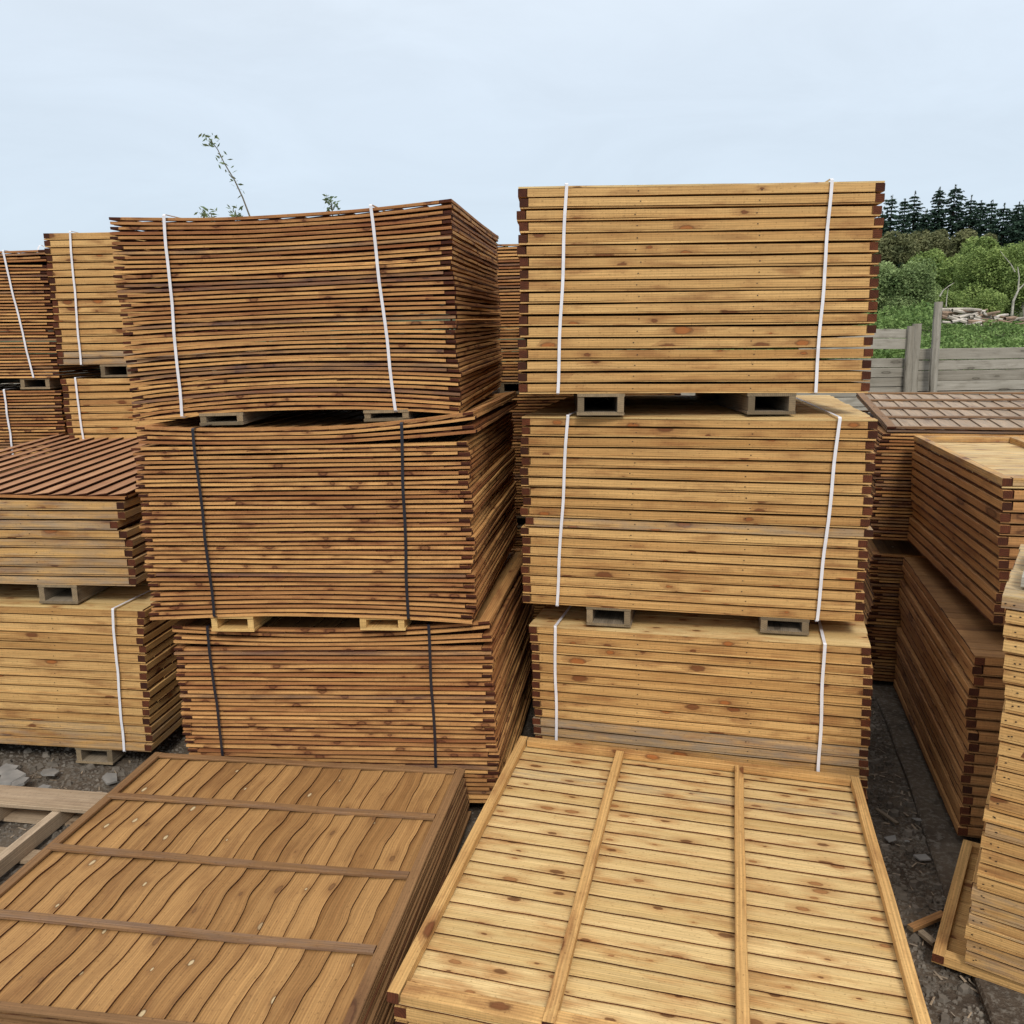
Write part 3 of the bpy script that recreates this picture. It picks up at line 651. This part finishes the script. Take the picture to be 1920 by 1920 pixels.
# old pallet at the left
pr = empty('wooden_pallet', Matrix.Translation((-3.7, 3.66, 0)) @ Matrix.Rotation(R_(-9), 4, 'Z'), 'old weathered pallet lying left of the foreground lap stack', 'pallet')
for y0, wd in ((.82, .19), (.42, .12), (-.05, .2)):
    b = MB(); b.stick('x', 0, 1.38, y0, y0 + wd, .105, .127, segs=8, wob=.001, tint=rnd(), cham=.002); b.build('top_board' if y0 != .42 else 'middle_board', [MAT['paldry'], MAT['endgrey']], pr) if y0 != .42 else None
for x0 in (.0, .64, 1.02):
    b = MB(); b.stick('y', -.02, .98, x0, x0 + .05, .02, .104, segs=4, wob=.001, tint=rnd(), cham=.002); b.build('stringer', [MAT['paldry'], MAT['endgrey']], pr)
for y0 in (.0, .5, .85):
    b = MB(); b.stick('x', 0, 1.38, y0, y0 + .1, .001, .018, segs=4, wob=.001, tint=rnd()); b.build('bottom_board', [MAT['paldry'], MAT['endgrey']], pr)

# ------------------------------------------------------------------ sleeper wall behind the yard
FY = 16.0
def sleeper_wall(name, x0, x1, ztops, label, yaw=0, dy=0):
    r = empty(name, Matrix.Translation((x0, FY + dy, 0)) @ Matrix.Rotation(yaw, 4, 'Z'), label, 'retaining wall')
    z = 0
    for zt in ztops:
        b = MB(); b.stick('x', 0, x1 - x0, ru(-.01, .01), .1, z + .005, zt - .005, segs=6, wob=.004, tint=rnd(), cham=.006); b.build('sleeper', [MAT['fencegrey'], MAT['endgrey']], r); z = zt
    return r
sleeper_wall('sleeper_wall', -14, 7.38, (.2, .38, .56, .74, .92, 1.10, 1.28, 1.46, 1.64, 1.82, 2.0, 2.17), 'lower part of the grey sleeper wall left of the tall post')
rr = sleeper_wall('raised_board_pair', 5.3, 7.28, (), 'two silvery boards bridging the gap above the left wall part')
for z0, z1, tl in ((2.33, 2.52, -.01), (2.53, 2.69, .0)):
    b = MB(); b.stick('x', 0, 1.98, -.05, .0, z0, z1, segs=6, wob=.006, tint=.9, cham=.004); b.build('board', [MAT['fencegrey'], MAT['endgrey']], rr)
sleeper_wall('sleeper_wall', 7.4, 22, (.2, .40, .60, .80, 1.0, 1.17, 1.34, 1.54, 1.73, 1.93, 2.12, 2.33), 'long grey sleeper wall right of the tall post', 0, .12)
def post(x, w_, zt, label, dy=-.16, lean=0, cham=.02):
    b = MB(); b.stick('x', 0, zt, 0, w_, 0, .13, segs=10, wob=.006, tint=rnd(), cham=cham)
    o = b.build('wall_post', [MAT['fencegrey'], MAT['fencegrey']]); o.rotation_euler = (0, R_(-90) + lean, 0); o.location = (x, FY + dy, 0)
    o.rotation_euler = Euler((0, R_(-90) + lean, 0)); 
    tag(o, label, 'post', 'posts of the sleeper wall')
post(7.38, .1, 2.74, 'split short post beside the wall joint', -.15, .0)
post(7.50, .13, 2.78, 'short square post left of the tall one', -.17, -.01)
post(7.86, .15, 3.16, 'tallest rounded grey post of the wall', -.19, -.012, .045)

# ------------------------------------------------------------------ vegetation
def leafmat(name, a, b_, tr=.25):
    m, nt, b = newmat(name)
    ti = N(nt, 'ShaderNodeAttribute', attribute_name='tint').outputs['Fac']
    c = mixc(nt, ti, a, b_); nt.links.new(c, b.inputs['Base Color']); b.inputs['Roughness'].default_value = .75
    t = N(nt, 'ShaderNodeBsdfTranslucent'); nt.links.new(c, t.inputs[0]); mx = N(nt, 'ShaderNodeMixShader'); mx.inputs[0].default_value = tr
    nt.links.new(b.outputs[0], mx.inputs[1]); nt.links.new(t.outputs[0], mx.inputs[2])
    nt.links.new(mx.outputs[0], [n for n in nt.nodes if n.type == 'OUTPUT_MATERIAL'][0].inputs[0]); return m
MAT['conifer'] = leafmat('conifer_needles', (.020, .045, .030), (.050, .092, .058), .1)
MAT['willow'] = leafmat('willow_leaves', (.12, .18, .065), (.34, .43, .18))
MAT['birch'] = leafmat('birch_leaves', (.10, .16, .04), (.33, .42, .13))
MAT['bramble'] = leafmat('bramble_leaves', (.075, .14, .035), (.24, .35, .11))
MAT['oak'] = leafmat('rusty_leaves', (.10, .115, .05), (.22, .22, .10))
MAT['hazy'] = leafmat('pale_leaves', (.12, .17, .10), (.22, .28, .16))
MAT['bark'] = flat('bark', (.10, .08, .06), .9, .2, .5, 6)
MAT['birchbark'] = flat('birch_bark', (.50, .47, .40), .8, .2, .5, 5)
def leaf(b, p, s, n=None, tint=.5, mi=0, asp=.5):
    d = Vector((ru(-1, 1), ru(-1, 1), ru(-.7, .7))).normalized(); q = d.orthogonal().normalized(); q.rotate(Matrix.Rotation(ru(0, 6.28), 3, d))
    base = len(b.v); q *= s * asp; d = d * s
    for c in (p - d, p + q, p + d, p - q): b.v.append(tuple(c))
    b.face([base, base + 1, base + 2, base + 3], [(0, 0)] * 4, tint, 0, mi)
def tube(b, pts, rs, mi=0, n=6):
    base = len(b.v); K = len(pts)
    for i, p in enumerate(pts):
        d = (pts[min(i + 1, K - 1)] - pts[max(i - 1, 0)]).normalized(); u = d.orthogonal().normalized(); v = d.cross(u)
        for j in range(n): a = j * 6.283 / n; b.v.append(tuple(p + (u * math.cos(a) + v * math.sin(a)) * rs[i]))
    for i in range(K - 1):
        for j in range(n): k = (j + 1) % n; A, C = base + i * n, base + i * n + n; b.face([A + j, A + k, C + k, C + j], [(i * .1, 0)] * 4, .5, 0, mi)
def bush(name, x, y, z, rx, rz, mat, nleaf, size, label, cat, group, trunk='bark', blobs=14, ry=None, trh=None):
    root = empty(name, Matrix.Translation((x, y, z)), label, cat, group); ry = ry or rx * .8
    H = trh or rz * .5
    tb = MB(); limbs = []
    for i in range(5):
        a = ru(0, 6.28); e = Vector((math.cos(a) * rx * .55, math.sin(a) * ry * .4, H + rz * ru(.6, 1.3)))
        tube(tb, [Vector((0, 0, -.5)), e * .35 + Vector((0, 0, H * .2)), e * .75, e], [rx * .035 + .04, rx * .025 + .03, .04, .015], 0, 5)
    tb.build('trunk', [MAT[trunk]], root)
    lb = MB(); C = []
    for i in range(blobs):
        a = ru(0, 6.28); r = math.sqrt(rnd()); hh = ru(-.75, .8)
        C.append((Vector((math.cos(a) * r * rx * .7, math.sin(a) * r * ry * .7, H + rz + hh * rz * .75)), ru(.28, .5) * min(rx, rz)))
    for i in range(nleaf):
        c, r = random.choice(C); d = Vector((random.gauss(0, 1), random.gauss(0, 1), random.gauss(0, 1))).normalized() * r * (rnd() ** .35)
        p = c + d
        k = noise.noise(p * 1.1 + Vector((x, y, z))); k3 = noise.noise(p * 3.2 + Vector((y, x, z)))
        if k + k3 * .6 < -.25 and rnd() < .75: continue
        leaf(lb, p, size * ru(.6, 1.3), tint=max(0, min(1, .45 + .6 * k + .5 * k3 + ru(-.25, .25))))
    lb.build('crown', [MAT[mat]], root); return root
def conifer(x, y, z, h, r, label):
    root = empty('conifer_tree', Matrix.Translation((x, y, z)), label, 'tree', 'dark conifers on the skyline')
    tb = MB(); tube(tb, [Vector((0, 0, -1)), Vector((0, 0, h * .5)), Vector((ru(-.1, .1), 0, h))], [h * .02, h * .012, .015], 0, 5); tb.build('trunk', [MAT['bark']], root)
    lb = MB(); zc = h * .25; lean = ru(-.02, .02)
    while zc < h * .97:
        t = zc / h; top = min(1, (h - zc) / (h * .38)); rad = r * (top ** .8) * ru(.8, 1.15) + .06
        nb = random.choice((4, 5, 6, 7)); a0 = ru(0, 6.28)
        for i in range(nb):
            a = a0 + i * 6.283 / nb + ru(-.4, .4); L = rad * ru(.5, 1.25); K = max(3, int(L / .12)); up = ru(.02, .3)
            dr = Vector((math.cos(a), math.sin(a), 0)); pr = Vector((-dr.y, dr.x, 0))
            for j in range(K):
                s_ = (j + .7) / K; p = dr * L * s_ + Vector((0, 0, zc + L * (-.32 * s_ + up * s_ ** 3)))
                for q in range(4):
                    sd = random.choice((-1, 1)); d = (dr * ru(.3, .9) + pr * sd * ru(.2, .9) + Vector((0, 0, ru(-.6, .1)))).normalized(); ln = ru(.10, .24) * (1.35 - .8 * s_)
                    c = p + d * ln * .5; w_ = d.orthogonal().normalized() * .035; w_.rotate(Matrix.Rotation(ru(0, 3), 3, d)); base = len(lb.v)
                    for v_ in (c - d * ln, c + w_ * 1.4, c + d * ln, c - w_ * 1.4): lb.v.append(tuple(v_))
                    lb.face([base, base + 1, base + 2, base + 3], [(0, 0)] * 4, max(0, min(1, .15 + .5 * s_ + ru(-.3, .3))), 0, 0)
        zc += ru(.13, .26)
    for _ in range(26):
        c = Vector((ru(-.03, .03), ru(-.03, .03), h - rnd() * .5)); leaf(lb, c, ru(.05, .12), tint=.4, asp=.3)
    lb.build('crown', [MAT['conifer']], root)
CON = [(1655, 395, 2.1), (1672, 365, 1.9), (1697, 372, 1.5), (1717, 358, 1.7), (1738, 392, 1.5), (1762, 350, 2.2), (1793, 345, 2.5), (1822, 366, 2.2), (1840, 375, 2.2), (1860, 374, 2.0), (1884, 380, 2.1), (1912, 378, 2.6), (1935, 360, 2.4)]
XC = ['conifer hidden behind the top right bundle', 'conifer behind the top right bundle, near its left part', 'young conifer behind the middle of the top right bundle', 'broad conifer behind the right half of the top right bundle']
def Yp(px, py, y):
    X, U = (px - 960) / 1606.28, -(py - 960) / 1606.28; r = R_(.882); p = R_(11.424)
    x = X * math.cos(r) + U * math.sin(r); u = -X * math.sin(r) + U * math.cos(r)
    v = Vector((x, math.cos(p) + u * math.sin(p), -math.sin(p) + u * math.cos(p))); v *= y / v.y; return Vector((v.x, v.y, v.z + EYE))
CL = ['conifer half hidden behind the right tower edge', 'slim conifer just right of the right tower', 'low thin conifer in the dip of the skyline', 'narrow pointed conifer left of the tall pair', 'lowest young conifer left of the tall pair',
      'tall conifer, left one of the highest pair', 'widest and highest conifer of the skyline', 'conifer right beside the highest one', 'broad conifer two places right of the highest', 'open-topped conifer in the middle right of the row',
      'ragged conifer near the right picture edge', 'dark broad conifer at the right picture edge', 'conifer cut off by the right picture edge']
for (px, py, r), lb in zip(CON, CL):
    p = Yp(px, py, 60 + ru(-3, 3)); zb = bz(p.x, p.y) - .3; r *= .66; conifer(p.x, p.y, zb, p.z - zb, r, lb)
for q, (px, py) in enumerate(((1630, 385), (1470, 400), (1530, 420), (1585, 380))):
    p = Yp(px, py, 60 + q); zb = bz(p.x, p.y) - .3; conifer(p.x, p.y, zb, p.z - zb, 1.4, XC[q])
def bushpx(px, pyt, pyb, y, rxp, *a, **k):
    t, bt = Yp(px, pyt, y), Yp(px, pyb, y); sc = y / 1606.28; rz = (t.z - bt.z) / 2 / 1.28; H = rz * .5
    zc = bt.z + (t.z - bt.z) / 2
    return bush(a[0], t.x, y, zc - rz - H, rxp * sc, rz, *a[1:], **k)
BG = 'bushes and trees beyond the wall'
bushpx(1680, 415, 560, 50, 62, 'broadleaf_tree', 'oak', 15000, .10, 'dull brownish-green tree below the conifers by the tower edge', 'tree', BG)
bushpx(1760, 405, 540, 52, 60, 'broadleaf_tree', 'oak', 15000, .10, 'dull brownish-green tree under the tall conifers', 'tree', BG)
bushpx(1822, 420, 540, 50, 50, 'broadleaf_tree', 'oak', 12000, .10, 'brown-tinged tree in the middle of the hillside', 'tree', BG)
bushpx(1858, 425, 560, 46, 60, 'broadleaf_tree', 'birch', 14000, .09, 'bright green tree right of the brown-tinged one', 'tree', BG)
bushpx(1738, 438, 600, 40, 55, 'broadleaf_tree', 'birch', 20000, .075, 'yellow-green rounded tree in the middle of the slope', 'tree', BG, blobs=18)
bushpx(1800, 455, 640, 38, 62, 'broadleaf_tree', 'birch', 24000, .07, 'mid green tree with dense drooping crown', 'tree', BG, blobs=20)
bushpx(1690, 465, 640, 29, 75, 'willow_shrub', 'willow', 38000, .045, 'large grey-green willow shrub beside the right tower', 'shrub', BG, blobs=26)
bushpx(1625, 470, 640, 29.5, 60, 'willow_shrub', 'willow', 12000, .045, 'grey-green willow shrub mostly hidden by the right tower', 'shrub', BG, blobs=14)
BIR = bushpx(1880, 425, 640, 34, 80, 'birch_tree', 'birch', 36000, .052, 'tall birch with forked white stem near the right picture edge', 'tree', BG, trunk='birchbark', blobs=24)
bushpx(1950, 420, 620, 33, 60, 'birch_tree', 'birch', 14000, .055, 'birch cut off by the right picture edge', 'tree', BG, trunk='birchbark', blobs=18)
bushpx(1760, 520, 660, 30, 60, 'willow_shrub', 'birch', 20000, .048, 'green shrub in the middle right behind the brambles', 'shrub', BG, blobs=18)
bushpx(1830, 530, 650, 31, 60, 'willow_shrub', 'birch', 20000, .048, 'darker green shrub above the log pile', 'shrub', BG, blobs=18)
bushpx(1540, 480, 640, 31, 75, 'willow_shrub', 'birch', 9000, .06, 'shrub wholly behind the right tower', 'shrub', BG, blobs=18)
bushpx(1440, 500, 640, 33, 75, 'willow_shrub', 'birch', 9000, .06, 'shrub behind the middle of the right tower', 'shrub', BG, blobs=18)
# visible white birch stems in front of the crowns
def stempx(pts, y, r0, label, name='stem', mat='birchbark', par=None):
    P = [Yp(a, c, y) for a, c in pts]; b = MB(); o = P[0].copy(); P = [p - o for p in P]; rs = [r0 * (1 - .75 * i / (len(P) - 1)) for i in range(len(P))]; tube(b, P, rs, 0, 6)
    ob = b.build(name, [MAT[mat]]); ob.location = o
    if par: ob.parent = par; ob.location = o - par.location; return
    tag(ob, label, 'branch', 'dead branches above the brambles')
stempx([(1897, 592), (1900, 565), (1909, 545), (1911, 520), (1908, 500)], 30.5, .05, '', par=BIR)
stempx([(1910, 543), (1918, 535), (1930, 520)], 30.5, .03, '', 'branch', par=BIR)
stempx([(1903, 510), (1895, 495), (1884, 482), (1875, 470)], 30.4, .022, '', 'branch', par=BIR)
stempx([(1762, 556), (1768, 545), (1778, 537), (1789, 530)], 27, .022, 'dead pale branch sticking out above the brambles', 'dead_branch')
stempx([(1774, 575), (1775, 560), (1778, 540)], 27, .02, 'dead upright stick above the brambles', 'dead_branch')
# bramble bank
b = MB()
for _ in range(90000):
    y = 17.2 + 12 * rnd() ** 1.3; x = ru(4.0, 6.5) + (y - 10) * rnd() * .95
    k = noise.noise(Vector((x * .8, y * .8, 5))); k2 = noise.noise(Vector((x * 2.4, y * 2.4, 9)))
    hh = .38 + .5 * k + .25 * k2
    if y > 22 and x / y > .49: hh *= .15
    leaf(b, Vector((x, y, bz(x, y) + max(.02, hh) * rnd() ** .5)), ru(.02, .06) * (1.5 if rnd() < .1 else 1), tint=max(0, min(1, .45 + .7 * k2 + ru(-.3, .3))), asp=.6)
tag(b.build('brambles', [MAT['bramble']]), 'bright green brambles and nettles covering the bank behind the wall', 'brambles', kind='stuff')
# log pile
LG = 'logs of the brushwood pile'
cols = ['pale', 'grey', 'brown', 'red-brown']
MAT['log0'] = flat('log_pale', (.50, .45, .38), .85, .2, .4, 5); MAT['log1'] = flat('log_brown', (.30, .21, .15), .85, .2, .4, 5); MAT['log2'] = flat('log_dead', (.55, .50, .44), .85, .2, .3, 5)
for i in range(40):
    px = 1792 + 135 * (i % 17) / 16 + ru(-5, 5); py = 617 - 11 * (i // 17) + ru(-6, 6) + (px - 1792) * .03; P = Yp(px, py, 26.2 + (i // 17) * .5); P.z += .16
    L = ru(.5, 1.3); a = ru(-.6, .6); e = ru(-.25, .3); r = ru(.03, .075); b = MB(); d = Vector((math.cos(a) * math.cos(e), math.sin(a), math.sin(e))) * L / 2
    tube(b, [-d, -d * .3 + Vector((0, 0, ru(-.04, .04))), d * .4 + Vector((0, 0, ru(-.04, .04))), d], [r, r * .95, r * .8, r * .55], 0, 6)
    o = b.build('log', [MAT['log%d' % random.choice((0, 1, 1, 2))]]); o.location = P
    tag(o, 'dead log in the brushwood pile on the bank, right of the tall post', 'log', LG)

# distant little trees peeping over the stacks on the left, saplings behind the left tower
FG = 'small trees peeping over the stacks'
bushpx(62, 438, 560, 24, 26, 'young_tree', 'hazy', 1600, .06, 'loose young tree above the lap tower at the left edge', 'tree', FG, blobs=10)
bushpx(20, 462, 560, 26, 30, 'young_tree', 'hazy', 1500, .06, 'low tree top at the left picture edge', 'tree', FG, blobs=8)
bushpx(185, 408, 560, 24, 22, 'young_tree', 'hazy', 900, .055, 'thin tree top left of the left tower', 'tree', FG, blobs=9)
bushpx(917, 402, 520, 24, 14, 'young_tree', 'hazy', 800, .05, 'tree top behind the right edge of the left tower', 'tree', FG, blobs=8)
bushpx(957, 430, 560, 26, 20, 'young_tree', 'hazy', 1500, .055, 'pale green tree top in the gap between the towers', 'tree', FG, blobs=9)
MAT['twig'] = flat('twig_bark', (.13, .12, .09), .8, .2)
MAT['sap'] = leafmat('sapling_leaves', (.09, .14, .07), (.17, .23, .12))
def sapling(path, y, label, leaves):
    P = [Yp(a, c, y) for a, c in path]; o = Vector((P[0].x + .25, y, 0)); root = empty('sapling', Matrix.Translation(o), label, 'sapling', 'willow shoots behind the left tower')
    P = [Vector((0, 0, 0)), (P[0] - o) * .6] + [p - o for p in P]
    b = MB(); tube(b, P, [.016, .012] + [.0075 - .0045 * i / (len(P) - 3) for i in range(len(P) - 2)], 0, 5); b.build('stem', [MAT['twig']], root)
    lb = MB()
    for i in range(leaves):
        t = 2 + rnd() ** .7 * (len(P) - 3.001); k = int(t); p = P[k].lerp(P[k + 1], t - k)
        cl = random.choice((1, 1, 2, 3))
        for _ in range(cl): leaf(lb, p + Vector((ru(-.05, .05), ru(-.05, .05), ru(-.03, .04))), ru(.018, .03), tint=rnd(), asp=.35)
    for _ in range(16): leaf(lb, P[-1] + Vector((ru(-.06, .06), ru(-.06, .06), ru(-.07, .03))), ru(.02, .034), tint=rnd(), asp=.35)
    lb.build('leaves', [MAT['sap']], root)
sapling([(470, 410), (455, 370), (440, 338), (420, 305), (408, 280), (390, 256)], 7.6, 'long leaning willow shoot rising above the left tower', 26)
sapling([(388, 425), (383, 410), (380, 395)], 7.6, 'tiny twig tip on the top edge left of the long shoot', 6)
sapling([(400, 425), (398, 410), (395, 398)], 7.7, 'second tiny twig tip just left of the long shoot', 4)
sapling([(446, 425), (444, 408), (441, 394)], 7.7, 'short leafy tip at the foot of the long shoot', 12)
sapling([(624, 410), (623, 392), (620, 374)], 7.6, 'short leafy tip above the middle of the left tower', 24)
